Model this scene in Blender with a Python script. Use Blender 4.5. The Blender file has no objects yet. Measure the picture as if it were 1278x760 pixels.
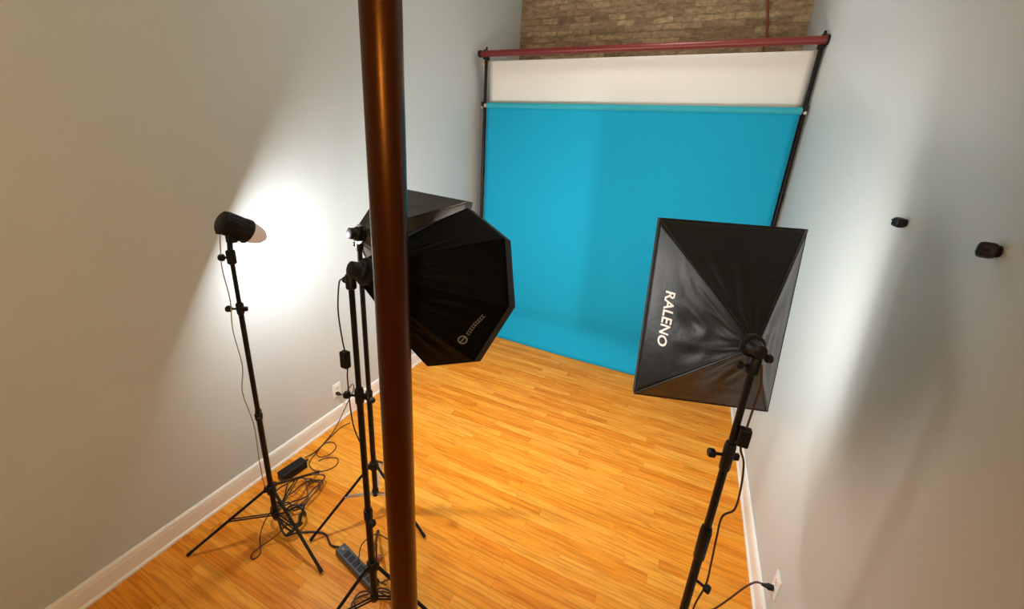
import bpy, bmesh, math, random
from mathutils import Vector, Matrix, noise
random.seed(4)
PI = math.pi
sc = bpy.context.scene
COL = sc.collection
V = Vector

# ---------------------------------------------------------------- materials
def new_mat(name):
    m = bpy.data.materials.new(name); m.use_nodes = True
    nt = m.node_tree; b = nt.nodes['Principled BSDF']
    return m, nt, b

def plain(name, col, rough=.5, metal=0., spec=.5, bump=0., bscale=200., var=0., vscale=8., sheen=0.):
    m, nt, b = new_mat(name)
    b.inputs['Base Color'].default_value = (*col, 1)
    b.inputs['Roughness'].default_value = rough
    b.inputs['Metallic'].default_value = metal
    b.inputs['Specular IOR Level'].default_value = spec
    if sheen:
        b.inputs['Sheen Weight'].default_value = sheen
        b.inputs['Sheen Roughness'].default_value = .5
    tc = nt.nodes.new('ShaderNodeTexCoord')
    if var:
        n = nt.nodes.new('ShaderNodeTexNoise'); n.inputs['Scale'].default_value = vscale; n.inputs['Detail'].default_value = 4
        nt.links.new(tc.outputs['Object'], n.inputs['Vector'])
        mix = nt.nodes.new('ShaderNodeMix'); mix.data_type = 'RGBA'
        mix.inputs['A'].default_value = (*[c * (1 - var) for c in col], 1)
        mix.inputs['B'].default_value = (*[min(1, c * (1 + var)) for c in col], 1)
        nt.links.new(n.outputs['Fac'], mix.inputs['Factor'])
        nt.links.new(mix.outputs['Result'], b.inputs['Base Color'])
    if bump:
        n = nt.nodes.new('ShaderNodeTexNoise'); n.inputs['Scale'].default_value = bscale; n.inputs['Detail'].default_value = 3
        nt.links.new(tc.outputs['Object'], n.inputs['Vector'])
        bp = nt.nodes.new('ShaderNodeBump'); bp.inputs['Strength'].default_value = bump; bp.inputs['Distance'].default_value = .004
        nt.links.new(n.outputs['Fac'], bp.inputs['Height']); nt.links.new(bp.outputs['Normal'], b.inputs['Normal'])
    return m

def emis(name, col, strength, base=(.8, .8, .8)):
    m, nt, b = new_mat(name)
    b.inputs['Base Color'].default_value = (*base, 1)
    b.inputs['Emission Color'].default_value = (*col, 1)
    b.inputs['Emission Strength'].default_value = strength
    b.inputs['Roughness'].default_value = .6
    return m

def mathn(nt, op, a, b=None, c=None):
    n = nt.nodes.new('ShaderNodeMath'); n.operation = op
    for i, v in enumerate((a, b, c)):
        if v is None: continue
        if isinstance(v, (int, float)): n.inputs[i].default_value = v
        else: nt.links.new(v, n.inputs[i])
    return n.outputs[0]

def wood_floor():
    m, nt, b = new_mat('oak_strip_floor')
    tc = nt.nodes.new('ShaderNodeTexCoord')
    sp = nt.nodes.new('ShaderNodeSeparateXYZ'); nt.links.new(tc.outputs['Object'], sp.inputs[0])
    X, Y = sp.outputs[0], sp.outputs[1]
    W = .057
    row = mathn(nt, 'FLOOR', mathn(nt, 'DIVIDE', Y, W))
    wn = nt.nodes.new('ShaderNodeTexWhiteNoise'); wn.noise_dimensions = '1D'; nt.links.new(row, wn.inputs['W'])
    off = mathn(nt, 'MULTIPLY', wn.outputs['Value'], 7.3)
    xs = mathn(nt, 'ADD', mathn(nt, 'DIVIDE', X, .72), off)
    seg = mathn(nt, 'FLOOR', xs)
    cid = nt.nodes.new('ShaderNodeCombineXYZ'); nt.links.new(row, cid.inputs[0]); nt.links.new(seg, cid.inputs[1])
    wc = nt.nodes.new('ShaderNodeTexWhiteNoise'); wc.noise_dimensions = '2D'; nt.links.new(cid.outputs[0], wc.inputs['Vector'])
    # grain, stretched along the board
    gv = nt.nodes.new('ShaderNodeCombineXYZ')
    nt.links.new(mathn(nt, 'MULTIPLY', X, 1.6), gv.inputs[0])
    nt.links.new(mathn(nt, 'MULTIPLY', Y, 34.), gv.inputs[1])
    nt.links.new(mathn(nt, 'MULTIPLY', wc.outputs['Value'], 40.), gv.inputs[2])
    g = nt.nodes.new('ShaderNodeTexNoise'); g.inputs['Scale'].default_value = 2.2; g.inputs['Detail'].default_value = 6; g.inputs['Distortion'].default_value = .6
    nt.links.new(gv.outputs[0], g.inputs['Vector'])
    v2 = nt.nodes.new('ShaderNodeCombineXYZ')
    nt.links.new(mathn(nt, 'MULTIPLY', X, 4.), v2.inputs[0]); nt.links.new(mathn(nt, 'MULTIPLY', Y, 16.), v2.inputs[1])
    nt.links.new(mathn(nt, 'MULTIPLY', wc.outputs['Value'], 11.), v2.inputs[2])
    fl = nt.nodes.new('ShaderNodeTexNoise'); fl.inputs['Scale'].default_value = 1.3; fl.inputs['Detail'].default_value = 3
    nt.links.new(v2.outputs[0], fl.inputs['Vector'])
    r = nt.nodes.new('ShaderNodeValToRGB'); e = r.color_ramp.elements
    e[0].position = 0.; e[0].color = (.60, .15, .004, 1)
    e[1].position = 1.; e[1].color = (.88, .41, .055, 1)
    k = r.color_ramp.elements.new(.4); k.color = (.77, .265, .015, 1)
    mixv = mathn(nt, 'ADD', mathn(nt, 'MULTIPLY', wc.outputs['Value'], .50), mathn(nt, 'MULTIPLY', fl.outputs['Fac'], .55))
    nt.links.new(mixv, r.inputs['Fac'])
    gr = nt.nodes.new('ShaderNodeValToRGB'); ge = gr.color_ramp.elements
    ge[0].position = .36; ge[0].color = (.66, .55, .42, 1); ge[1].position = .56; ge[1].color = (1, 1, 1, 1)
    nt.links.new(g.outputs['Fac'], gr.inputs['Fac'])
    mul = nt.nodes.new('ShaderNodeMix'); mul.data_type = 'RGBA'; mul.blend_type = 'MULTIPLY'; mul.inputs['Factor'].default_value = .75
    nt.links.new(r.outputs[0], mul.inputs['A']); nt.links.new(gr.outputs[0], mul.inputs['B'])
    # seams
    fy = mathn(nt, 'FRACT', mathn(nt, 'DIVIDE', Y, W)); fx = mathn(nt, 'FRACT', xs)
    dy = mathn(nt, 'MULTIPLY', mathn(nt, 'MINIMUM', fy, mathn(nt, 'SUBTRACT', 1., fy)), W)
    dx = mathn(nt, 'MULTIPLY', mathn(nt, 'MINIMUM', fx, mathn(nt, 'SUBTRACT', 1., fx)), .72)
    d = mathn(nt, 'MINIMUM', dy, dx)
    seam = mathn(nt, 'LESS_THAN', d, .0009)
    mx = nt.nodes.new('ShaderNodeMix'); mx.data_type = 'RGBA'
    nt.links.new(mathn(nt, 'MULTIPLY', seam, .40), mx.inputs['Factor'])
    nt.links.new(mul.outputs['Result'], mx.inputs['A']); mx.inputs['B'].default_value = (.14, .045, .008, 1)
    nt.links.new(mx.outputs['Result'], b.inputs['Base Color'])
    b.inputs['Roughness'].default_value = .38
    b.inputs['Specular IOR Level'].default_value = .22
    bp = nt.nodes.new('ShaderNodeBump'); bp.inputs['Strength'].default_value = .25; bp.inputs['Distance'].default_value = .001
    nt.links.new(mathn(nt, 'SUBTRACT', g.outputs['Fac'], seam), bp.inputs['Height']); nt.links.new(bp.outputs['Normal'], b.inputs['Normal'])
    return m

def brick_wall():
    m, nt, b = new_mat('old_common_brick')
    tc = nt.nodes.new('ShaderNodeTexCoord')
    sp = nt.nodes.new('ShaderNodeSeparateXYZ'); nt.links.new(tc.outputs['Object'], sp.inputs[0])
    nz = nt.nodes.new('ShaderNodeTexNoise'); nz.inputs['Scale'].default_value = 6.; nz.inputs['Detail'].default_value = 3
    nt.links.new(tc.outputs['Object'], nz.inputs['Vector'])
    wob = mathn(nt, 'MULTIPLY', mathn(nt, 'SUBTRACT', nz.outputs['Fac'], .5), .035)
    cv = nt.nodes.new('ShaderNodeCombineXYZ'); nt.links.new(mathn(nt, 'ADD', sp.outputs[0], wob), cv.inputs[0])
    nt.links.new(mathn(nt, 'ADD', sp.outputs[2], wob), cv.inputs[1])
    br = nt.nodes.new('ShaderNodeTexBrick'); br.inputs['Scale'].default_value = 1.
    br.inputs['Brick Width'].default_value = .20; br.inputs['Row Height'].default_value = .066; br.inputs['Mortar Size'].default_value = .009
    br.inputs['Mortar Smooth'].default_value = .4; br.inputs['Bias'].default_value = .1
    br.inputs['Color1'].default_value = (.82, .62, .40, 1); br.inputs['Color2'].default_value = (.42, .30, .18, 1); br.inputs['Mortar'].default_value = (.52, .42, .29, 1)
    nt.links.new(cv.outputs[0], br.inputs['Vector'])
    n2 = nt.nodes.new('ShaderNodeTexNoise'); n2.inputs['Scale'].default_value = 14.; n2.inputs['Detail'].default_value = 8; n2.inputs['Roughness'].default_value = .7
    mp = nt.nodes.new('ShaderNodeMapping'); mp.inputs['Scale'].default_value = (1, 1, 2.2)
    nt.links.new(tc.outputs['Object'], mp.inputs[0]); nt.links.new(mp.outputs[0], n2.inputs['Vector'])
    rp = nt.nodes.new('ShaderNodeValToRGB'); rp.color_ramp.elements[0].position = .3; rp.color_ramp.elements[0].color = (.28, .23, .17, 1)
    rp.color_ramp.elements[1].position = .72; rp.color_ramp.elements[1].color = (1.0, .92, .8, 1)
    nt.links.new(n2.outputs['Fac'], rp.inputs['Fac'])
    mul = nt.nodes.new('ShaderNodeMix'); mul.data_type = 'RGBA'; mul.blend_type = 'MULTIPLY'; mul.inputs['Factor'].default_value = .9
    nt.links.new(br.outputs['Color'], mul.inputs['A']); nt.links.new(rp.outputs[0], mul.inputs['B'])
    nt.links.new(mul.outputs['Result'], b.inputs['Base Color'])
    b.inputs['Roughness'].default_value = .95
    bp = nt.nodes.new('ShaderNodeBump'); bp.inputs['Strength'].default_value = .9; bp.inputs['Distance'].default_value = .02
    nt.links.new(mathn(nt, 'SUBTRACT', n2.outputs['Fac'], mathn(nt, 'MULTIPLY', br.outputs['Fac'], .6)), bp.inputs['Height'])
    nt.links.new(bp.outputs['Normal'], b.inputs['Normal'])
    return m

M = dict(
    wall=plain('pale_grey_wall_paint', (.54, .575, .56), .42, spec=.35, bump=.08, bscale=90., var=.02, vscale=1.2),
    ceil=plain('ceiling_paint', (.7, .7, .68), .8),
    trim=plain('white_gloss_trim', (.84, .80, .72), .35),
    floor=wood_floor(), brick=brick_wall(),
    column=plain('red_brown_column_paint', (.022, .003, .001), .30, spec=.62, bump=.10, bscale=60., var=.12, vscale=5.),
    black=plain('black_satin_metal', (.004, .004, .0045), .42, spec=.3),
    blackp=plain('black_plastic', (.005, .005, .006), .5, spec=.3),
    rubber=plain('black_rubber', (.008, .007, .007), .8),
    nylon=plain('black_nylon_fabric', (.003, .0027, .002), .40, spec=.34, bump=.3, bscale=35., var=.2, vscale=9., sheen=.03),
    nylond=plain('dense_black_fabric', (.0012, .001, .0009), .6, spec=.09, bump=.3, bscale=35.),
    nylong=plain('dark_grey_fabric', (.028, .024, .021), .5, spec=.4, bump=.3, bscale=35., var=.3, vscale=7.),
    lip=plain('black_binding_fabric', (.006, .006, .007), .75),
    chrome=plain('bright_steel', (.7, .7, .7), .25, metal=1.),
    white=plain('white_print', (.85, .85, .82), .6),
    logo=plain('grey_print', (.17, .165, .16), .6),
    red=plain('red_painted_tube', (.15, .012, .010), .38, var=.1, vscale=4.),
    redwire=plain('dark_red_conduit', (.22, .035, .02), .6),
    card=plain('cardboard_core', (.62, .34, .20), .8),
    paperw=plain('white_background_paper', (.70, .675, .62), .85, var=.02, vscale=2.),
    paperb=plain('blue_background_paper', (.010, .30, .48), .9, spec=.10, var=.03, vscale=1.5),
    paperb_roll=plain('blue_paper_roll', (.015, .33, .42), .7),
    plate=plain('white_plastic_plate', (.82, .80, .75), .35),
    slot=plain('dark_socket_slot', (.02, .02, .02), .5),
    strip=plain('charcoal_plastic', (.045, .045, .055), .4),
    cordk=plain('black_cord', (.012, .010, .009), .5),
    cordb=plain('brown_cord', (.06, .022, .010), .5),
    plugo=plain('orange_brown_plug', (.35, .10, .03), .5),
    cordg=plain('grey_cord', (.35, .33, .31), .5),
    dome=emis('frosted_lamp_dome', (1., .78, .66), .22, (.42, .33, .28)),
    soft=emis('lit_white_diffuser', (1., .975, .945), 16.5),
    softo=emis('lit_white_octagonal_diffuser', (1., .975, .945), 16.5),
    softr=emis('lit_white_side_diffuser', (1., .975, .945), 16.5),
    bulb=emis('warm_ceiling_globe', (1., .66, .31), 100.0),  # glow of the added warm fill behind the camera
    bulb2=emis('neutral_ceiling_globe', (1., .97, .92), 33.0),  # glow of the added fill before the bricks
)

M['column'].node_tree.nodes['Principled BSDF'].inputs['Specular Tint'].default_value = (1., .42, .10, 1)
# ---------------------------------------------------------------- mesh helpers
ORG = V((0, 0, 0))
def setorg(p):
    global ORG
    ORG = V(p)
def obj(name, bm, mat, parent=None, smooth=False, bevel=0., solid=0.):
    bmesh.ops.recalc_face_normals(bm, faces=bm.faces[:])
    o_ = ORG if parent is not None else V((0, 0, 0))
    bm.transform(Matrix.Translation(-o_))
    me = bpy.data.meshes.new(name); bm.to_mesh(me); bm.free()
    me.materials.append(mat)
    if smooth:
        for p in me.polygons: p.use_smooth = True
        try: me.set_sharp_from_angle(angle=math.radians(38))
        except Exception: pass
    o = bpy.data.objects.new(name, me); COL.objects.link(o)
    if parent is not None: o.parent = parent
    if solid:
        md = o.modifiers.new('thickness', 'SOLIDIFY'); md.thickness = solid; md.offset = 0
    if bevel:
        md = o.modifiers.new('bevel', 'BEVEL'); md.width = bevel; md.segments = 2; md.limit_method = 'ANGLE'; md.angle_limit = math.radians(40)
    return o
def thing(name, label, cat, loc, group=None):
    setorg(loc)
    o = bpy.data.objects.new(name, None); COL.objects.link(o); o.location = loc; o.empty_display_size = .05
    o['label'] = label; o['category'] = cat
    if group: o['group'] = group
    return o
def tag(o, label, cat, group=None):
    o['label'] = label; o['category'] = cat
    if group: o['group'] = group
    return o
def struct(name, bm, mat, **k):
    o = obj(name, bm, mat, None, **k); o['kind'] = 'structure'; return o

def frame(d):
    d = d.normalized(); u = d.cross(V((0, 0, 1)))
    if u.length < 1e-3: u = d.cross(V((1, 0, 0)))
    u.normalize(); return u, d.cross(u).normalized()
def tube(bm, a, b, r, r2=None, seg=16):
    a, b = V(a), V(b); r2 = r if r2 is None else r2
    u, w = frame(b - a)
    R = [[bm.verts.new(p + (u * math.cos(t) + w * math.sin(t)) * rr) for t in [2 * PI * i / seg for i in range(seg)]] for p, rr in ((a, r), (b, r2))]
    for i in range(seg): bm.faces.new((R[0][i], R[0][(i + 1) % seg], R[1][(i + 1) % seg], R[1][i]))
    bm.faces.new(R[0][::-1]); bm.faces.new(R[1])
def lathe(bm, a, d, prof, seg=20):
    """prof: list of (distance along d, radius)"""
    a = V(a); d = V(d).normalized(); u, w = frame(d); prev = None
    for (s, r) in prof:
        c = [bm.verts.new(a + d * s + (u * math.cos(2 * PI * i / seg) + w * math.sin(2 * PI * i / seg)) * max(r, 1e-4)) for i in range(seg)]
        if prev:
            for i in range(seg): bm.faces.new((prev[i], prev[(i + 1) % seg], c[(i + 1) % seg], c[i]))
        else: bm.faces.new(c[::-1])
        prev = c
    bm.faces.new(prev)
def box(bm, c, s, ax=None):
    """ax: three axes (columns), s: full sizes"""
    c = V(c); ax = ax or (V((1, 0, 0)), V((0, 1, 0)), V((0, 0, 1)))
    vs = {}
    for i in (-1, 1):
        for j in (-1, 1):
            for k in (-1, 1): vs[i, j, k] = bm.verts.new(c + ax[0] * (i * s[0] / 2) + ax[1] * (j * s[1] / 2) + ax[2] * (k * s[2] / 2))
    for f in (((-1,-1,-1),(-1,-1,1),(-1,1,1),(-1,1,-1)), ((1,-1,-1),(1,1,-1),(1,1,1),(1,-1,1)), ((-1,-1,-1),(1,-1,-1),(1,-1,1),(-1,-1,1)),
              ((-1,1,-1),(-1,1,1),(1,1,1),(1,1,-1)), ((-1,-1,-1),(-1,1,-1),(1,1,-1),(1,-1,-1)), ((-1,-1,1),(1,-1,1),(1,1,1),(-1,1,1))):
        bm.faces.new([vs[q] for q in f])
def catmull(pts, n=10):
    P = [V(p) for p in pts]; P = [P[0] * 2 - P[1]] + P + [P[-1] * 2 - P[-2]]; out = []
    for i in range(1, len(P) - 2):
        for k in range(n):
            t = k / n; a, b, c, d = P[i - 1], P[i], P[i + 1], P[i + 2]
            out.append(.5 * ((2 * b) + (c - a) * t + (2 * a - 5 * b + 4 * c - d) * t * t + (3 * b - a - 3 * c + d) * t ** 3))
    out.append(P[-2]); return out
def cord(bm, pts, r, n=10, seg=8):
    P = catmull(pts, n); prev = None; u = None
    for i, p in enumerate(P):
        d = (P[min(i + 1, len(P) - 1)] - P[max(i - 1, 0)])
        if d.length < 1e-7: continue
        d.normalize()
        if u is None: u, _ = frame(d)
        u = (u - d * u.dot(d))
        if u.length < 1e-4: u, _ = frame(d)
        u.normalize(); w = d.cross(u)
        c = [bm.verts.new(p + (u * math.cos(2 * PI * k / seg) + w * math.sin(2 * PI * k / seg)) * r) for k in range(seg)]
        if prev:
            for k in range(seg): bm.faces.new((prev[k], prev[(k + 1) % seg], c[(k + 1) % seg], c[k]))
        else: bm.faces.new(c[::-1])
        prev = c
    bm.faces.new(prev)
def one(fn, *a, **k):
    bm = bmesh.new(); fn(bm, *a, **k); return bm
def multi(*calls):
    bm = bmesh.new()
    for c in calls: c[0](bm, *c[1:])
    return bm

# ---------------------------------------------------------------- room shell
XL, XR0, YB, YF, ZC = -2.28, .7016, 5.08, -2.6, 4.05
RS = .0125                                    # the right-hand wall runs slightly out of square
def XR(y): return XR0 + (y - 1.6) * RS
xr0, xr1 = XR(YF), XR(YB)
def quad_prism(bm, poly, z0, z1):
    a = [bm.verts.new((x, y, z0)) for x, y in poly]; b = [bm.verts.new((x, y, z1)) for x, y in poly]
    bm.faces.new(a[::-1]); bm.faces.new(b)
    for i in range(len(poly)): j = (i + 1) % len(poly); bm.faces.new((a[i], a[j], b[j], b[i]))
struct('floor', one(quad_prism, [(XL - .1, YF - .1), (xr1 + .1, YF - .1), (xr1 + .1, YB + .1), (XL - .1, YB + .1)], -.1, 0), M['floor'])
struct('ceiling', one(quad_prism, [(XL - .1, YF - .1), (xr1 + .1, YF - .1), (xr1 + .1, YB + .1), (XL - .1, YB + .1)], ZC, ZC + .1), M['ceil'])
struct('wall_left', one(quad_prism, [(XL, YF), (XL, YB), (XL - .1, YB), (XL - .1, YF)], 0, ZC), M['wall'])
struct('wall_right', one(quad_prism, [(xr0, YF), (xr0 + .1, YF), (xr1 + .1, YB), (xr1, YB)], 0, ZC), M['wall'])
struct('wall_back', one(quad_prism, [(XL - .1, YB), (xr1 + .1, YB), (xr1 + .1, YB + .1), (XL - .1, YB + .1)], 0, ZC), M['brick'])
struct('wall_front', one(quad_prism, [(XL - .1, YF), (XL - .1, YF - .1), (xr1 + .1, YF - .1), (xr1 + .1, YF)], 0, ZC), M['wall'])

def baseboard(name, p0, p1, inward):
    prof = [(0, 0), (.024, 0), (.023, .010), (.018, .017), (.0145, .019), (.0145, .096), (.012, .104), (.0145, .108), (.0125, .120), (.007, .1285), (0, .1305)]
    bm = bmesh.new(); p0, p1, inward = V(p0), V(p1), V(inward).normalized()
    A = [bm.verts.new(p0 + inward * d + V((0, 0, z))) for d, z in prof]; B = [bm.verts.new(p1 + inward * d + V((0, 0, z))) for d, z in prof]
    for i in range(len(prof)): j = (i + 1) % len(prof); bm.faces.new((A[i], A[j], B[j], B[i]))
    bm.faces.new(A[::-1]); bm.faces.new(B)
    return struct(name, bm, M['trim'])
baseboard('baseboard_left', (XL, YF, 0), (XL, YB, 0), (1, 0, 0))
baseboard('baseboard_right', (xr0, YF, 0), (xr1, YB, 0), (-1, RS, 0))

# ---------------------------------------------------------------- steel column
cx, cy = -.748, .846
t = thing('support_column', 'glossy dark red-brown round steel column standing in the foreground', 'column', (cx, cy, 0))
bm = bmesh.new(); lathe(bm, (cx, cy, .012), (0, 0, 1), [(0, .0505), (ZC - .03, .0505)], 48)
obj('shaft', bm, M['column'], t, smooth=True)
obj('base_plate', multi((lathe, (cx, cy, 0), (0, 0, 1), [(0, .085), (.010, .085), (.014, .078)], 40)), M['column'], t, smooth=True)
obj('top_plate', multi((box, (cx, cy, ZC - .008), (.2, .2, .016))), M['column'], t)

# ---------------------------------------------------------------- light stands
def knob(bm, c, d, s=1.):
    d = V(d).normalized()
    tube(bm, V(c), V(c) + d * .026 * s, .0045 * s, seg=10)
    lathe(bm, V(c) + d * .022 * s, d, [(0, .009 * s), (.004 * s, .0135 * s), (.016 * s, .0135 * s), (.02 * s, .010 * s)], 10)
def light_stand(label, base, legs, R, z_leg, z_bot, z_top, joints, brace_z, brace_mat, r0=.0150):
    """joints: list of (z, knob direction angle, big)"""
    x, y = base
    t = thing('light_stand', label, 'light stand', (x, y, 0), 'tripod light stands')
    zs = [z_bot] + [j[0] for j in joints] + [z_top]
    names = ['lower_tube', 'middle_tube', 'upper_tube', 'top_tube']
    for i in range(len(zs) - 1):
        r = r0 - .0022 * i
        obj(names[min(i, 3)], one(tube, (x, y, zs[i] - (.0 if i == 0 else .02)), (x, y, zs[i + 1]), r, seg=20), M['black'], t, smooth=True)
        if i > 0:
            z, ang, big = joints[i - 1][:3]; dz = joints[i - 1][3] if len(joints[i - 1]) > 3 else -.006
            bm = bmesh.new(); rr = r0 + .004 - .002 * (i - 1)
            lathe(bm, (x, y, z - .034 * big), (0, 0, 1), [(0, rr - .003), (.006, rr), (.05 * big, rr + .001), (.058 * big, rr - .002)], 20)
            c = obj('collar', bm, M['blackp'], t, smooth=True)
            d = V((math.cos(ang), math.sin(ang), 0))
            bm = bmesh.new(); knob(bm, V((x, y, z + dz)) + d * rr * .8, d, 1.15)
            obj('collar_knob', bm, M['blackp'], c, smooth=True)
            if dz > -.01:
                obj('clamp_lug', one(box, V((x, y, z - .006)) - d * (rr + .006), (.022, .014, .022), (d, V((-d.y, d.x, 0)), V((0, 0, 1)))), M['blackp'], c, bevel=.002)
    bm = bmesh.new()
    lathe(bm, (x, y, z_leg - .03), (0, 0, 1), [(0, .019), (.004, .023), (.05, .023), (.056, .018)], 24)
    hub = obj('leg_collar', bm, M['blackp'], t, smooth=True)
    bm = bmesh.new(); lathe(bm, (x, y, z_bot - .01), (0, 0, 1), [(0, .012), (.01, .019), (.045, .020), (.05, .016)], 20)
    obj('brace_collar', bm, M['blackp'], t, smooth=True)
    for a in legs:
        a = math.radians(a); d = V((math.cos(a), math.sin(a), 0)); side = V((-d.y, d.x, 0))
        top = V((x, y, z_leg)) + d * .026; tip = V((x, y, .010)) + d * R
        obj('leg', multi((tube, top, tip, .0078, None, 12), (box, V((x, y, z_leg)) + d * .022, (.024, .016, .03), (d, side, V((0, 0, 1))))), M['black'], t, smooth=True)
        foot = obj('rubber_foot', one(tube, tip + (top - tip).normalized() * .028, tip + V((0, 0, -.001)), .0085, .0095, 12), M['rubber'], t, smooth=True)
        mid = top.lerp(tip, brace_z); inn = V((x, y, z_bot + .015)) + d * .018
        obj('brace', multi((tube, inn + side * .007, mid + side * .007, .0038, None, 8), (tube, inn - side * .007, mid - side * .007, .0038, None, 8), (tube, mid - side * .012, mid + side * .012, .005, None, 8)), brace_mat, t, smooth=True)
    # spigot at the very top
    obj('spigot', one(lathe, (x, y, z_top - .002), (0, 0, 1), [(0, .0085), (.03, .0085), (.032, .006), (.036, .006), (.038, .0085), (.045, .008)], 14), M['black'], t, smooth=True)
    return t
PL, PA, PB_, PR = (-1.829, 1.030), (-1.036, .963), (-1.42, 1.388), (.268, 1.260)
light_stand('black tripod light stand by the left wall carrying the small bare flash', PL, (228, 352, 110), .425, .315, .115, 1.655,
            [(.80, 2.6, .7), (1.41, 3.7, 1.)], .48, M['black'], .0135)
light_stand('black tripod light stand carrying the octagonal softbox, nearest behind the column', PA, (251, 11, 131), .42, .315, .085, 1.70,
            [(.63, 5.8, 1.), (1.245, 3.5, 1.2)], .45, M['black'])
light_stand('black tripod light stand farther back, carrying the mostly hidden softbox', PB_, (239.3, 358.5, 119), .372, .36, .135, 1.69,
            [(.85, 5.8, 1.)], .42, M['cordg'])
light_stand('black light stand by the right wall carrying the rectangular softbox with white lettering', PR, (75, 195, 315), .40, .30, .10, 1.60,
            [(.90, 5.9, 2.6, -.19), (1.285, 3.4, 1.9)], .45, M['black'])

# ---------------------------------------------------------------- softboxes
def rot(yaw, pitch): return Matrix.Rotation(yaw, 3, 'Z') @ Matrix.Rotation(pitch, 3, 'X')
def surf(poly, k, u, v, depth, ring_r, bow, sag, seed):
    n = len(poly); a, b_ = V(poly[k % n]), V(poly[(k + 1) % n])
    ia, ib = a.normalized() * ring_r, b_.normalized() * ring_r
    out = ((a + b_) / 2).normalized()
    p = (ia.lerp(a, v)).lerp(ib.lerp(b_, v), u) * (1 + bow * math.sin(PI * v))
    e = math.sin(PI * u) * math.sin(PI * v)
    w = noise.noise(V((u * 5 + k * 7.3 + seed, v * 2.0, seed))) * .008 * e
    w += abs(noise.noise(V((u * 4.5 * (1.6 - v) + k * 3, v * 2.2 + u * 1.5, seed + 5)))) * .020 * e * (1.25 - v)
    p = p - out * (sag * e + w)
    return p, out
def softbox(name, label, apex, yaw, pitch, poly, depth, ring_r, bow, sag, diffuser, stand_top, mats=None, lipd=.035, seed=0, cloth=None, hs=1.):
    cloth = cloth or M['nylon']
    R = rot(yaw, pitch); A = V(apex)
    T = lambda x, y, z: A + R @ V((x, y, z))
    t = thing(name, label, 'softbox', (stand_top[0], stand_top[1], stand_top[2]), 'softboxes on stands')
    n = len(poly)
    inner = [V(p).normalized() * ring_r for p in poly]
    for k in range(n):
        bm = bmesh.new(); NU, NV = 30, 30; g = []
        for j in range(NV + 1):
            row = []
            for i in range(NU + 1):
                p, out = surf(poly, k, i / NU, j / NV, depth, ring_r, bow, sag, seed)
                row.append(bm.verts.new(T(p.x, depth * j / NV, p.y)))
            g.append(row)
        for j in range(NV):
            for i in range(NU): bm.faces.new((g[j][i], g[j][i + 1], g[j + 1][i + 1], g[j + 1][i]))
        mm = (mats or {}).get(k, cloth)
        obj('fabric_panel', bm, mm, t, smooth=True, solid=.0016)
    # seams over the ribs
    for k in range(n):
        a, ia = V(poly[k]), V(inner[k]); pts = []
        for j in range(9):
            v = j / 8; p = ia.lerp(a, v) * (1 + bow * math.sin(PI * v)); pts.append(T(p.x, depth * v, p.y))
        obj('rib', one(cord, pts, .0042, 3, 8), cloth, t, smooth=True)
    # front lip
    bm = bmesh.new()
    sec = [(0, 1.0), (.0, 1.012), (lipd, 1.012), (lipd, 1.0)]
    rings = [[bm.verts.new(T(p[0] * s, depth + d, p[1] * s)) for p in poly] for d, s in sec]
    for q in range(4):
        for k in range(n): bm.faces.new((rings[q][k], rings[q][(k + 1) % n], rings[(q + 1) % 4][(k + 1) % n], rings[(q + 1) % 4][k]))
    obj('front_rim', bm, M['lip'], t)
    bm = bmesh.new()
    f = [bm.verts.new(T(p[0] * .999, depth + .008, p[1] * .999)) for p in poly]; bk = [bm.verts.new(T(p[0] * .999, depth + .005, p[1] * .999)) for p in poly]
    bm.faces.new(f); bm.faces.new(bk[::-1])
    for k in range(n): bm.faces.new((f[k], f[(k + 1) % n], bk[(k + 1) % n], bk[k]))
    obj('diffuser', bm, diffuser, t)
    # speed ring, socket, tilt bracket
    d = R @ V((0, 1, 0))
    sr = obj('speed_ring', one(lathe, A - d * .012, d, [(0, ring_r * .85), (.002, ring_r * 1.06), (.016, ring_r * 1.06), (.022, ring_r * .9)], 28), M['blackp'], t, smooth=True)
    obj('lamp_socket', one(lathe, A - d * .062, d, [(0, .018 * hs), (.004, .026 * hs), (.030, .028 * hs), (.036, .034 * hs), (.052, .034 * hs)], 24), M['blackp'], t, smooth=True)
    st = V(stand_top)
    side = R @ V((1, 0, 0))
    bm = bmesh.new()
    lathe(bm, st + V((0, 0, -.012)), (0, 0, 1), [(0, .015), (.004, .0185), (.052, .0185), (.058, .014)], 18)
    low = st + V((0, 0, .045)); tgt = A - d * .03
    box(bm, (low + tgt) / 2, (.014, .030, (tgt - low).length + .03), (side, (tgt - low).normalized().cross(side).normalized(), (tgt - low).normalized()))
    br = obj('tilt_bracket', bm, M['blackp'], t, smooth=True)
    bm = bmesh.new(); knob(bm, low + side * .004, side, 1.0); obj('tilt_knob', bm, M['blackp'], br, smooth=True)
    bm = bmesh.new(); knob(bm, st + V((0, 0, .012)) - side * .008, -side, .95); obj('clamp_knob', bm, M['blackp'], br, smooth=True)
    return t, T, R

def rect(w, h): return [(-w / 2, h / 2), (w / 2, h / 2), (w / 2, -h / 2), (-w / 2, -h / 2)]
# right softbox (panels: 0 top, 1 right, 2 bottom, 3 left)
sbR, TR_, RR_ = softbox('softbox', 'rectangular black softbox with white lettering down its left panel, near the right wall',
        (.253, 1.281, 1.672), .2787, -.127, rect(.5, .7), .30, .034, .0, .008, M['softr'], (PR[0], PR[1], 1.600), seed=3, hs=.72)
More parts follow.
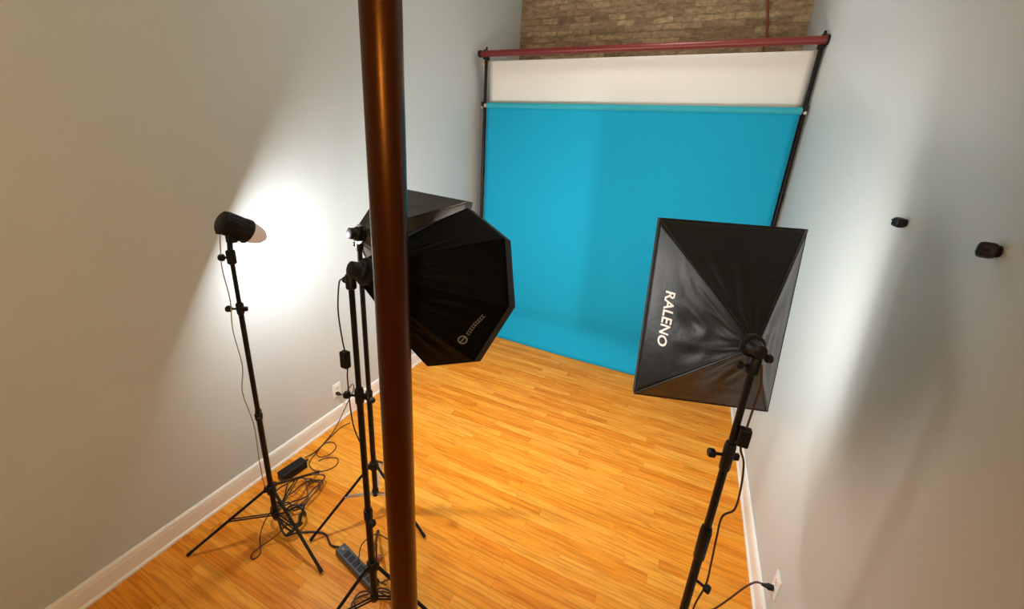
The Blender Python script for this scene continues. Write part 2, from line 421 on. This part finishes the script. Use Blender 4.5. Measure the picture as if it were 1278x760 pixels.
# octagonal softbox
octo = [(math.cos(.066 + PI / 4 * i) * .338, math.sin(.066 + PI / 4 * i) * .338) for i in range(8)]
sbA, TA_, RA_ = softbox('octagonal_softbox', 'large black octagonal softbox seen from behind, right behind the column',
        (PA[0] + .078, PA[1] - .004, 1.768), -.297, -.370, octo, .385, .045, .04, .006, M['softo'], (PA[0], PA[1], 1.700), seed=8, cloth=M['nylond'])
# far rectangular softbox
sbB, TB_, RB_ = softbox('softbox', 'dark grey softbox whose top edge shows above the octagonal one',
        (PB_[0] + .045, PB_[1] - .03, 1.770), -.304, -.221, rect(.7, .5), .30, .045, .0, .012, M['soft'], (PB_[0], PB_[1], 1.690), seed=12, cloth=M['nylong'])

# lettering on the left panel of the right softbox, following the fabric
def flat_text(body, size, spacing):
    cu = bpy.data.curves.new('lettering', 'FONT'); cu.body = body; cu.size = size; cu.offset = size * .022
    cu.align_x = 'CENTER'; cu.align_y = 'CENTER'; cu.space_character = spacing
    tmp = bpy.data.objects.new('tmp', cu); COL.objects.link(tmp)
    dg = bpy.context.evaluated_depsgraph_get(); me = bpy.data.meshes.new_from_object(tmp.evaluated_get(dg))
    bpy.data.objects.remove(tmp)
    bm = bmesh.new(); bm.from_mesh(me); bpy.data.meshes.remove(me)
    for _ in range(2):
        bmesh.ops.subdivide_edges(bm, edges=[e for e in bm.edges if e.calc_length() > size * .12], cuts=1)
    return bm
setorg(sbR.location)
bm = flat_text('RALENO', .054, 1.03)
PR_ = rect(.5, .7)
for v_ in bm.verts:
    s_, h_ = v_.co.x, v_.co.y                    # along the word, up the letters
    zl = (-.010) - s_                            # height in the softbox frame, word runs downwards
    dist = .083 + h_                             # distance in from the rim
    L_ = math.hypot(.25 - .028, .30); vv = 1 - dist / L_
    half = .028 + (.35 - .028) * vv
    uu = (zl + half) / (2 * half)                # panel 3 runs from bottom to top
    p, out = surf(PR_, 3, uu, vv, .30, .034, .0, .008, 3)
    p = p + out * .0022
    v_.co = TR_(p.x, .30 * vv - .0016, p.y)
obj('lettering', bm, M['white'], sbR)

# ---------------------------------------------------------------- small bare flash on the left stand
n_ = V((.13, .84, -.50)).normalized(); hb = V((PL[0] - .012, PL[1] - .015, 1.822))
t = thing('flash_head', 'small black bare flash with pinkish frosted dome tilted down towards the wall', 'studio light', (PL[0], PL[1], 1.655))
b_ = obj('body', one(lathe, hb, n_, [(0, .040), (.006, .050), (.088, .052), (.092, .055), (.120, .056), (.125, .050)], 32), M['blackp'], t, smooth=True)
u1, u2 = frame(n_)
bm = bmesh.new()
for i in range(18):
    a = 2 * PI * i / 18; rd = u1 * math.cos(a) + u2 * math.sin(a)
    box(bm, hb + n_ * .048 + rd * .0515, (.004, .006, .06), (rd, n_.cross(rd), n_))
obj('cooling_fins', bm, M['black'], b_)
obj('dome', one(lathe, hb + n_ * .123, n_, [(0, .048), (.02, .047), (.045, .040), (.065, .030), (.078, .016), (.081, .004)], 32), M['dome'], t, smooth=True)
st = V((PL[0], PL[1], 1.655))
bm = bmesh.new()
lathe(bm, st + V((0, 0, -.03)), (0, 0, 1), [(0, .014), (.004, .019), (.06, .019), (.066, .014)], 18)
tube(bm, st + V((0, 0, .03)), st + V((.0, .01, .115)), .011, seg=12)
box(bm, st + V((0, .014, .092)), (.03, .036, .05))
obj('tilt_bracket', bm, M['blackp'], t, smooth=True, bevel=.003)
obj('knob', one(knob, st + V((.0, .02, .075)), (.35, 1, 0), 1.2), M['blackp'], t, smooth=True)
obj('knob', one(knob, st, (-.8, -.6, 0), 1.2), M['blackp'], t, smooth=True)
bm = bmesh.new(); box(bm, hb + V((0, -.006, -.045)), (.02, .03, .02)); obj('power_socket', bm, M['blackp'], t, bevel=.002)

# ---------------------------------------------------------------- backdrop system
YBD = 4.0
t = thing('backdrop_upright', 'black backdrop upright at the left end of the red crossbar', 'backdrop stand', (-2.165, YBD, 0), 'uprights of the backdrop stand')
def upright(t, x, s):
    obj('tube', multi((tube, (x, YBD, .02), (x, YBD, 3.05), .0165, None, 18), (tube, (x, YBD, .6), (x, YBD, .66), .021, None, 18), (tube, (x, YBD, 1.9), (x, YBD, 1.96), .020, None, 18)), M['black'], t, smooth=True)
    obj('foot', one(lathe, (x, YBD, 0), (0, 0, 1), [(0, .024), (.02, .024), (.03, .018)], 20), M['rubber'], t, smooth=True)
    obj('top_clamp', multi((box, (x, YBD, 3.09), (.045, .075, .09)), (tube, (x, YBD, 3.13), (x, YBD, 3.165), .010, None, 10)), M['blackp'], t, bevel=.006)
    obj('roll_hook', multi((box, (x, YBD - .035, 2.615), (.022, .06, .05)), (tube, (x, YBD - .05, 2.60), (x - s * .022, YBD - .05, 2.60), .010, None, 10)), M['blackp'], t, bevel=.003)
    obj('hook_screw', one(tube, (x - s * .002, YBD - .07, 2.585), (x - s * .002, YBD - .062, 2.585), .012, None, 12), M['chrome'], t)
upright(t, -2.165, -1)
t = thing('backdrop_upright', 'black backdrop upright at the right end of the red crossbar', 'backdrop stand', (.704, YBD, 0), 'uprights of the backdrop stand')
upright(t, .704, 1)
t = thing('crossbar', 'dark red crossbar tube spanning the room above the white paper', 'crossbar', (-.73, YBD - .045, 3.088))
obj('tube', one(tube, (-2.185, YBD - .066, 3.088), (.718, YBD - .066, 3.088), .029, None, 28), M['red'], t, smooth=True)
obj('end_cap', one(tube, (-2.215, YBD - .066, 3.088), (-2.185, YBD - .066, 3.088), .033, None, 24), M['black'], t, smooth=True)
obj('end_cap', one(tube, (.712, YBD - .066, 3.088), (.727, YBD - .066, 3.088), .033, None, 24), M['black'], t, smooth=True)

def sheet(x0, x1, z0, z1, yfun, xinset, NX=60, NZ=40):
    bm = bmesh.new(); g = []
    for j in range(NZ + 1):
        z = z0 + (z1 - z0) * j / NZ; row = []
        for i in range(NX + 1):
            u = i / NX; x = x0 + xinset(0, j / NZ) + (x1 - xinset(1, j / NZ) - x0 - xinset(0, j / NZ)) * u
            row.append(bm.verts.new((x, yfun(x, z), z)))
        g.append(row)
    for j in range(NZ):
        for i in range(NX): bm.faces.new((g[j][i], g[j][i + 1], g[j + 1][i + 1], g[j + 1][i]))
    return bm
t = thing('white_backdrop', 'cream-white seamless paper hanging just below the red crossbar', 'backdrop', (-.73, YBD, 3.02))
obj('cardboard_core', one(tube, (-2.235, YBD + .035, 3.022), (.722, YBD + .035, 3.022), .016, None, 20), M['card'], t, smooth=True)
obj('paper_sheet', sheet(-2.135, .682, 2.50, 3.037, lambda x, z: YBD + .018 + .004 * math.sin(x * 3) * (3.02 - z), lambda s, v: .018 * math.sin(PI * (1 - v) * .5) if s == 0 else .006 * (1 - v)), M['paperw'], t, smooth=True, solid=.0012)
t = thing('blue_backdrop', 'bright blue seamless paper backdrop hanging to the wooden floor', 'backdrop', (-.73, YBD - .05, 2.6))
bm = bmesh.new(); tube(bm, (-2.11, YBD - .05, 2.605), (.680, YBD - .05, 2.598), .030, None, 28)
obj('paper_roll', bm, M['paperb_roll'], t, smooth=True)
bm = bmesh.new(); tube(bm, (-2.14, YBD - .05, 2.605), (.684, YBD - .05, 2.598), .019, None, 20)
obj('cardboard_core', bm, M['card'], t, smooth=True)
def blue_y(x, z):
    y = YBD - .068
    y += .006 * math.sin(x * 2.1 + .6) * (2.6 - z) * .7 + .010 * math.sin(x * 1.1 + z * 1.3) * max(0, (2.4 - z)) / 2.4
    f = max(0., .34 - z); y -= .9 * f * f * .9
    y += .02 * math.exp(-((z - .30) / .12) ** 2)
    return y + .03 * (-.7 - x) * max(0, (2.5 - z)) / 2.5 
obj('paper_sheet', sheet(-2.105, .672, .004, 2.60, blue_y, lambda s, v: 0.0, 60, 70), M['paperb'], t, smooth=True, solid=.001)

# thin dark red conduit on the bricks
bm = bmesh.new(); cord(bm, [(.33, YB - .015, ZC - .01), (.345, YB - .014, 3.75), (.375, YB - .014, 3.60), (.405, YB - .014, 3.45), (.41, YB - .014, 3.30), (.41, YB - .014, 3.0)], .011, 6, 8)
tag(obj('conduit', bm, M['redwire'], None, smooth=True), 'thin dark red cable running down the brick wall above the crossbar', 'cable')

# ---------------------------------------------------------------- outlets, cords, strips
def outlet(label, x, y, z, nx, h=.118, w=.074):
    t = thing('wall_outlet', label, 'outlet', (x, y, z), 'wall outlets')
    obj('cover_plate', one(box, (x + nx * .004, y, z), (.007, w, h)), M['plate'], t, bevel=.002)
    for s in (-1, 1):
        c = V((x + nx * .0085, y, z + s * .024))
        f = obj('socket', one(box, c, (.003, .034, .030)), M['plate'], t, bevel=.003)
        obj('slot', multi((box, c + V((nx * .0012, -.007, .002)), (.0016, .003, .009)), (box, c + V((nx * .0012, .007, .002)), (.0016, .003, .009)), (tube, c + V((nx * .0005, 0, -.009)), c + V((nx * .0022, 0, -.009)), .003)), M['slot'], f)
    obj('cover_screw', one(tube, (x + nx * .007, y, z), (x + nx * .0085, y, z), .0035), M['chrome'], t)
    return t
outlet('white wall outlet low on the left wall with a black plug in it', XL, 1.893, .285, 1)
xo = XR(1.768)
outlet('white wall outlet low on the right wall beside the baseboard', xo, 1.735, .318, -1)

def power_cord(label, pts, r, mat, plug=None, box_=None, group='power cords', boxlabel='inline_switch'):
    t = thing('power_cable', label, 'power cord', pts[0], group)
    obj('cable', one(cord, pts, r, 8, 8), mat, t, smooth=True)
    if plug:
        p, d = V(plug[0]), V(plug[1]); bm = bmesh.new(); lathe(bm, p, d, [(0, .013), (.022, .015), (.030, .010), (.050, .0055)], 14)
        obj('plug', bm, M['blackp'], t, smooth=True)
    if box_:
        c, s, ax = box_; obj(boxlabel, one(box, c, s, ax), M['blackp'], t, bevel=.005)
    return t
# left wall: plug and two cords down to the black power brick
power_cord('thin black cord looping from the left wall outlet down to the black adapter brick',
           [(XL + .055, 1.885, .262), (XL + .09, 1.90, .285), (XL + .09, 1.97, .32), (XL + .07, 2.0, .25), (XL + .06, 1.95, .17), (XL + .06, 1.87, .08), (-2.21, 1.78, .008), (-2.17, 1.66, .006), (-2.15, 1.55, .006), (-2.15, 1.47, .02)],
           .0038, M['cordk'], plug=((XL + .009, 1.885, .262), (1, 0, 0)))
bm = bmesh.new()
cord(bm, [(-2.17, 1.90, .005), (-2.19, 1.82, .005), (-2.17, 1.68, .005), (-2.14, 1.56, .004), (-2.08, 1.535, .004), (-2.04, 1.59, .004), (-2.06, 1.66, .004), (-2.12, 1.68, .004), (-2.155, 1.63, .011), (-2.13, 1.54, .011), (-2.10, 1.46, .004), (-2.02, 1.43, .004), (-1.95, 1.46, .004), (-1.92, 1.53, .004), (-1.96, 1.58, .004), (-2.03, 1.545, .011), (-2.06, 1.50, .004)], .0032, 10, 8)
tag(obj('power_cable', bm, M['cordb'], None, smooth=True), 'thin brown cord lying in a single small loop by the left baseboard', 'power cord', 'power cords')
# power brick
ax = (V((.10, .99, .0)).normalized(), V((-.99, .10, 0)).normalized(), V((0, 0, 1)))
t = thing('power_adapter', 'black power adapter brick on the floor against the left baseboard', 'power adapter', (-2.12, 1.35, 0))
obj('case', one(box, (-2.12, 1.35, .032), (.17, .072, .06), ax), M['blackp'], t, bevel=.008)
obj('cable_boot', one(lathe, V((-2.12, 1.35, .03)) + ax[0] * .08, ax[0], [(0, .010), (.03, .006)], 12), M['blackp'], t, smooth=True)
# coiled cable at the left stand
pts = []
for i in range(50):
    a = i / 50 * 2 * PI * 3.3 + .6; k = i / 50
    rr = .105 + .03 * math.sin(i * .7) + .014 * math.sin(i * 1.9)
    pts.append((-1.925 + .02 * math.sin(i * .31) + rr * .8 * math.cos(a), 1.235 + rr * 1.15 * math.sin(a), .012 + .055 * k + .012 * math.sin(i * 1.3)))
bm = bmesh.new(); cord(bm, pts, .0046, 4, 8)
tag(obj('coiled_cable', bm, M['cordb'], None, smooth=True), 'dark cable coiled in messy loops beside the left stand base', 'cable')
pts = []
for i in range(40):
    a = i / 40 * 2 * PI * 2.3 - 1.2; rr = .085 + .016 * math.sin(i * 1.1)
    pts.append((-1.80 + rr * 1.15 * math.cos(a), 1.085 + rr * .8 * math.sin(a), .07 + .035 * math.sin(i * .6) + .02 * math.sin(i * 1.7)))
pts += [(-1.74, 1.02, .03), (-1.70, 1.075, .008), (-1.62, 1.12, .006), (-1.56, 1.13, .006), (-1.49, 1.10, .006), (-1.43, 1.105, .018), (-1.405, 1.103, .024)]
bm = bmesh.new(); cord(bm, pts, .0055, 5, 8)
tag(obj('power_cable', bm, M['cordk'], None, smooth=True), 'thick black cord running from the left tripod across the floor to the power strip', 'power cord', 'power cords')
bm = bmesh.new()
cord(bm, [(-1.848, 1.022, .15), (-1.872, .985, .085), (-1.86, .945, .03), (-1.825, .92, .010), (-1.79, .895, .006), (-1.785, .865, .006), (-1.805, .855, .006), (-1.825, .875, .006), (-1.82, .91, .010), (-1.79, .96, .03), (-1.74, 1.01, .09), (-1.72, 1.04, .15)], .0030, 8, 8)
tag(obj('loose_cable', bm, M['cordb'], None, smooth=True), 'thin brown cord end drooping into a tiny loop in front of the left tripod', 'cord')
# cord down the left stand
power_cord('thin pale cord hanging down along the left stand pole from the flash',
           [(hb.x, hb.y - .006, hb.z - .05), (-1.853, 1.005, 1.70), (-1.858, 1.00, 1.60), (-1.850, 1.005, 1.45), (-1.862, 1.0, 1.3), (-1.852, 1.008, 1.1), (-1.868, .995, .95), (-1.848, 1.01, .75), (-1.857, 1.01, .5), (-1.86, 1.02, .3), (-1.88, 1.08, .12), (-1.92, 1.14, .05)], .0024, M['cordg'])
# power strip on floor
p0, p1 = V((-1.415, 1.098, 0)), V((-1.105, 1.035, 0)); d = (p1 - p0).normalized(); sd = V((-d.y, d.x, 0)); L = (p1 - p0).length; c = (p0 + p1) / 2
t = thing('power_strip', 'charcoal power strip lying on the floor under the octagonal softbox stand', 'power strip', (c.x, c.y, 0))
obj('case', one(box, c + V((0, 0, .0235)), (L, .058, .042), (d, sd, V((0, 0, 1)))), M['strip'], t, bevel=.006)
for i in range(6):
    q = c + d * (-L / 2 + .075 + i * .04) + V((0, 0, .0465))
    s_ = obj('socket', one(box, q, (.030, .032, .003), (d, sd, V((0, 0, 1)))), M['blackp'], t, bevel=.002)
obj('switch', one(box, c + d * (-L / 2 + .035) + V((0, 0, .048)), (.022, .014, .007), (d, sd, V((0, 0, 1)))), M['logo'], t, bevel=.002)
power_cord('thin brown cord arching from the power strip up behind the octagonal softbox pole',
           [(-1.26, 1.08, .050), (-1.28, 1.13, .10), (-1.24, 1.19, .13), (-1.19, 1.24, .06), (-1.13, 1.26, .008), (-1.07, 1.23, .006), (-1.04, 1.16, .006), (-1.08, 1.10, .006), (-1.10, 1.07, .006)], .0030, M['cordb'])
t = thing('plug_adapter', 'small orange-brown plug lying behind the power strip', 'plug', (-1.20, 1.155, 0))
obj('body', one(lathe, (-1.225, 1.150, .018), (.9, .3, 0), [(0, .012), (.01, .017), (.04, .016), (.055, .008)], 14), M['plugo'], t, smooth=True)
obj('prongs', multi((box, (-1.232, 1.152, .018), (.02, .004, .003)), (box, (-1.234, 1.142, .018), (.02, .004, .003))), M['chrome'], t)
pts = []
for i in range(34):
    a = i / 34 * 2 * PI * 2.2 + 1.; rr = .10 + .018 * math.sin(i * 1.3)
    pts.append((-1.03 + rr * 1.1 * math.cos(a), .955 + rr * .75 * math.sin(a), .03 + .014 * math.sin(i * .8)))
bm = bmesh.new(); cord(bm, pts, .0042, 5, 8)
tag(obj('coiled_cable', bm, M['cordb'], None, smooth=True), 'brown cord coiled under the octagonal softbox stand beside the column', 'cable')
# cords with inline dimmers on the softbox stands
x, y = PA
ua = V((-.68, -.73, 0)); 
power_cord('thin cord with black inline switch hanging beside the octagonal softbox stand',
           [(x - .005, y - .03, 1.735), (x - .052, y - .006, 1.70), (x - .050, y - .022, 1.60), (x - .046, y - .018, 1.48), (x - .040, y - .014, 1.42), (x - .038, y - .012, 1.36), (x - .040, y - .015, 1.30), (x - .036, y - .01, 1.1), (x - .03, y + .03, .9), (x - .035, y + .028, .6), (x - .05, y + .035, .35), (x - .04, y + .06, .12), (x - .02, y + .10, .03)],
           .0028, M['cordk'], box_=((x - .042, y - .016, 1.398), (.034, .026, .070), None))
x, y = PR
power_cord('thin brown cord with black inline switch hanging down the right stand',
           [(x + .012, y - .035, 1.64), (x + .030, y - .010, 1.56), (x + .028, y - .010, 1.47), (x + .026, y - .012, 1.41), (x + .026, y - .010, 1.33), (x + .048, y, 1.27), (x + .060, y - .002, 1.18), (x + .062, y, 1.08), (x + .034, y, 1.03), (x + .036, y, .93), (x + .042, y, .82), (x + .046, y, .70), (x + .030, y, .55), (x + .06, y + .03, .3), (x + .12, y + .12, .05), (x + .14, y + .3, .006)],
           .0034, M['cordb'], box_=((x + .026, y - .012, 1.372), (.034, .026, .066), None))
power_cord('brown cord running from the right wall outlet down onto the floor',
           [(xo - .055, 1.735, .294), (xo - .085, 1.733, .285), (xo - .12, 1.725, .235), (xo - .165, 1.72, .13), (xo - .21, 1.715, .035), (xo - .25, 1.70, .006), (xo - .30, 1.66, .006), (xo - .33, 1.58, .006), (xo - .30, 1.45, .006), (xo - .25, 1.35, .006), (xo - .2, 1.2, .006)],
           .0042, M['cordb'], plug=((xo - .009, 1.735, .294), (-1, 0, -.12)))

# ---------------------------------------------------------------- black pegs on the right wall
def peg(label, y, z, s, d):
    x = XR(y); t = thing('wall_hook', label, 'wall hook', (x, y, z), 'black hooks on the right wall')
    d = V(d).normalized()
    obj('mounting_base', one(lathe, (x, y, z), (-1, 0, 0), [(0, .013 * s), (.004, .013 * s), (.006, .010 * s), (.012, .009 * s)], 20), M['blackp'], t, smooth=True)
    u, w = frame(d); c = V((x - .019 * s, y, z))
    bm = bmesh.new(); box(bm, c, (.030 * s, .036 * s, .032 * s), (u, d, w)); obj('head', bm, M['blackp'], t, bevel=.008 * s)
    bm = bmesh.new(); tube(bm, c + d * .012 * s, c + d * .034 * s, .006 * s, .004 * s, 12); obj('pin', bm, M['black'], t, smooth=True)
peg('small black hook on the right wall, farther from the camera', 1.808, 2.028, 1.0, (-.25, 1, .15))
peg('black hook on the right wall, nearer the frame edge', 1.316, 2.030, 1.12, (-.6, -1, .35))

# ---------------------------------------------------------------- emblem (grey ring and word bar) on the octagonal softbox
setorg(sbA.location)
EK = [(7, .2, .82), (7, .75, .86)]
def oct_point(k, u, v):
    p, out = surf(octo, k, u, v, .385, .045, .04, .006, 8); p = p + out * .003
    return TA_(p.x, .385 * v - .003, p.y)
c = oct_point(EK[0][0], EK[0][1], EK[0][2]); e = oct_point(EK[1][0], EK[1][1], EK[1][2])
s1 = oct_point(EK[0][0], EK[0][1] + .03, EK[0][2]) - c; s2 = oct_point(EK[0][0], EK[0][1], EK[0][2] + .03) - c
nn = s1.cross(s2).normalized(); d = e - c; Lw = d.length; w = nn.cross(d).normalized(); d.normalize()
bm = bmesh.new(); N = 32
def ell(r, th): return [bm.verts.new(c + (d * math.cos(2 * PI * i / N) + w * math.sin(2 * PI * i / N)) * (r + th * 0)) for i in range(N)]
Ra, Rb = ell(.0125, 0), ell(.0185, 0)
for i in range(N): j = (i + 1) % N; bm.faces.new((Ra[i], Ra[j], Rb[j], Rb[i]))
box(bm, c, (.030, .005, .0008), (d, w, nn))
obj('emblem', bm, M['logo'], sbA)
bm = bmesh.new(); n = 9; q0, q1 = .028, Lw
for i in range(n):
    f = (i + .5) / n; q = oct_point(EK[0][0], EK[0][1] + (EK[1][1] - EK[0][1]) * (q0 + (q1 - q0) * f) / Lw, EK[0][2] + (EK[1][2] - EK[0][2]) * (q0 + (q1 - q0) * f) / Lw)
    st_ = (q1 - q0) / n
    box(bm, q + w * .0055, (st_ * .7, .0028, .0008), (d, w, nn)); box(bm, q - w * .0055, (st_ * .7, .0028, .0008), (d, w, nn))
    box(bm, q - d * st_ * .28, (.0030, .0125, .0008), (d, w, nn))
obj('emblem_word', bm, M['logo'], sbA)

# ---------------------------------------------------------------- lights
def area(name, loc, direction, size, power, col, spread=PI):
    l = bpy.data.lights.new(name, 'AREA'); l.shape = 'DISK'; l.size = size; l.energy = power; l.color = col; l.spread = spread
    o = bpy.data.objects.new(name, l); COL.objects.link(o); o.location = loc
    o.rotation_euler = V(direction).to_track_quat('-Z', 'Y').to_euler(); return o
area('flash_light', hb + n_ * .212, n_, .05, 27, (.98, .98, 1.))
# added fill globes, out of view, that brighten the room
def globe(label, x, y, mat, r=.13, drop=0.):
    t = thing('ceiling_lamp', label, 'ceiling lamp', (x, y, ZC), 'ceiling globe lamps')
    obj('base', one(lathe, (x, y, ZC), (0, 0, -1), [(0, .09), (.02, .09), (.03, .06), (.05, .05)], 28), M['trim'], t, smooth=True)
    if drop: obj('cord', one(tube, (x, y, ZC - .03), (x, y, ZC - .05 - drop), .004, None, 8), M['cordk'], t, smooth=True)
    obj('glass_globe', one(lathe, (x, y, ZC - .045 - drop), (0, 0, -1), [(0, .05)] + [(r - r * math.cos(a), max(.004, r * math.sin(a))) for a in [PI * (.14 + .86 * i / 16) for i in range(17)]], 32), mat, t, smooth=True)
globe('round warm glass globe lamp hanging low on a cord behind the camera', .22, -.95, M['bulb'], .13, 1.3)  # added to warm and lift the near left wall
globe('round white glass globe lamp on the ceiling before the brick wall', -.35, 3.35, M['bulb2'])  # added to brighten the bricks and the white paper

w = bpy.data.worlds.new('world'); sc.world = w; w.use_nodes = True
w.node_tree.nodes['Background'].inputs[0].default_value = (.5, .45, .4, 1); w.node_tree.nodes['Background'].inputs[1].default_value = .1

# ---------------------------------------------------------------- camera
cam = bpy.data.cameras.new('camera'); co = bpy.data.objects.new('camera', cam); COL.objects.link(co); sc.camera = co
cam.sensor_width = 36; cam.sensor_fit = 'HORIZONTAL'; cam.lens = 486.34 / 1278 * 36; cam.clip_start = .02
cam.shift_x = (639 - 637.72) / 1278; cam.shift_y = -(380 - 343.79) / 1278
Rm = ((0.9077573, 0.41555418, 0.05737074), (0.17956527, -0.26131621, -0.948404), (-0.37912134, 0.87122245, -0.3118308))
rx, ry, rz = V(Rm[0]), -V(Rm[1]), -V(Rm[2])
mw = Matrix((( rx.x, ry.x, rz.x, 0), (rx.y, ry.y, rz.y, 0), (rx.z, ry.z, rz.z, 2.2), (0, 0, 0, 1)))
co.matrix_world = mw
vs = sc.view_settings; vs.view_transform = 'Standard'; vs.look = 'None'; vs.exposure = 0.; vs.gamma = 1.; vs.use_curve_mapping = False
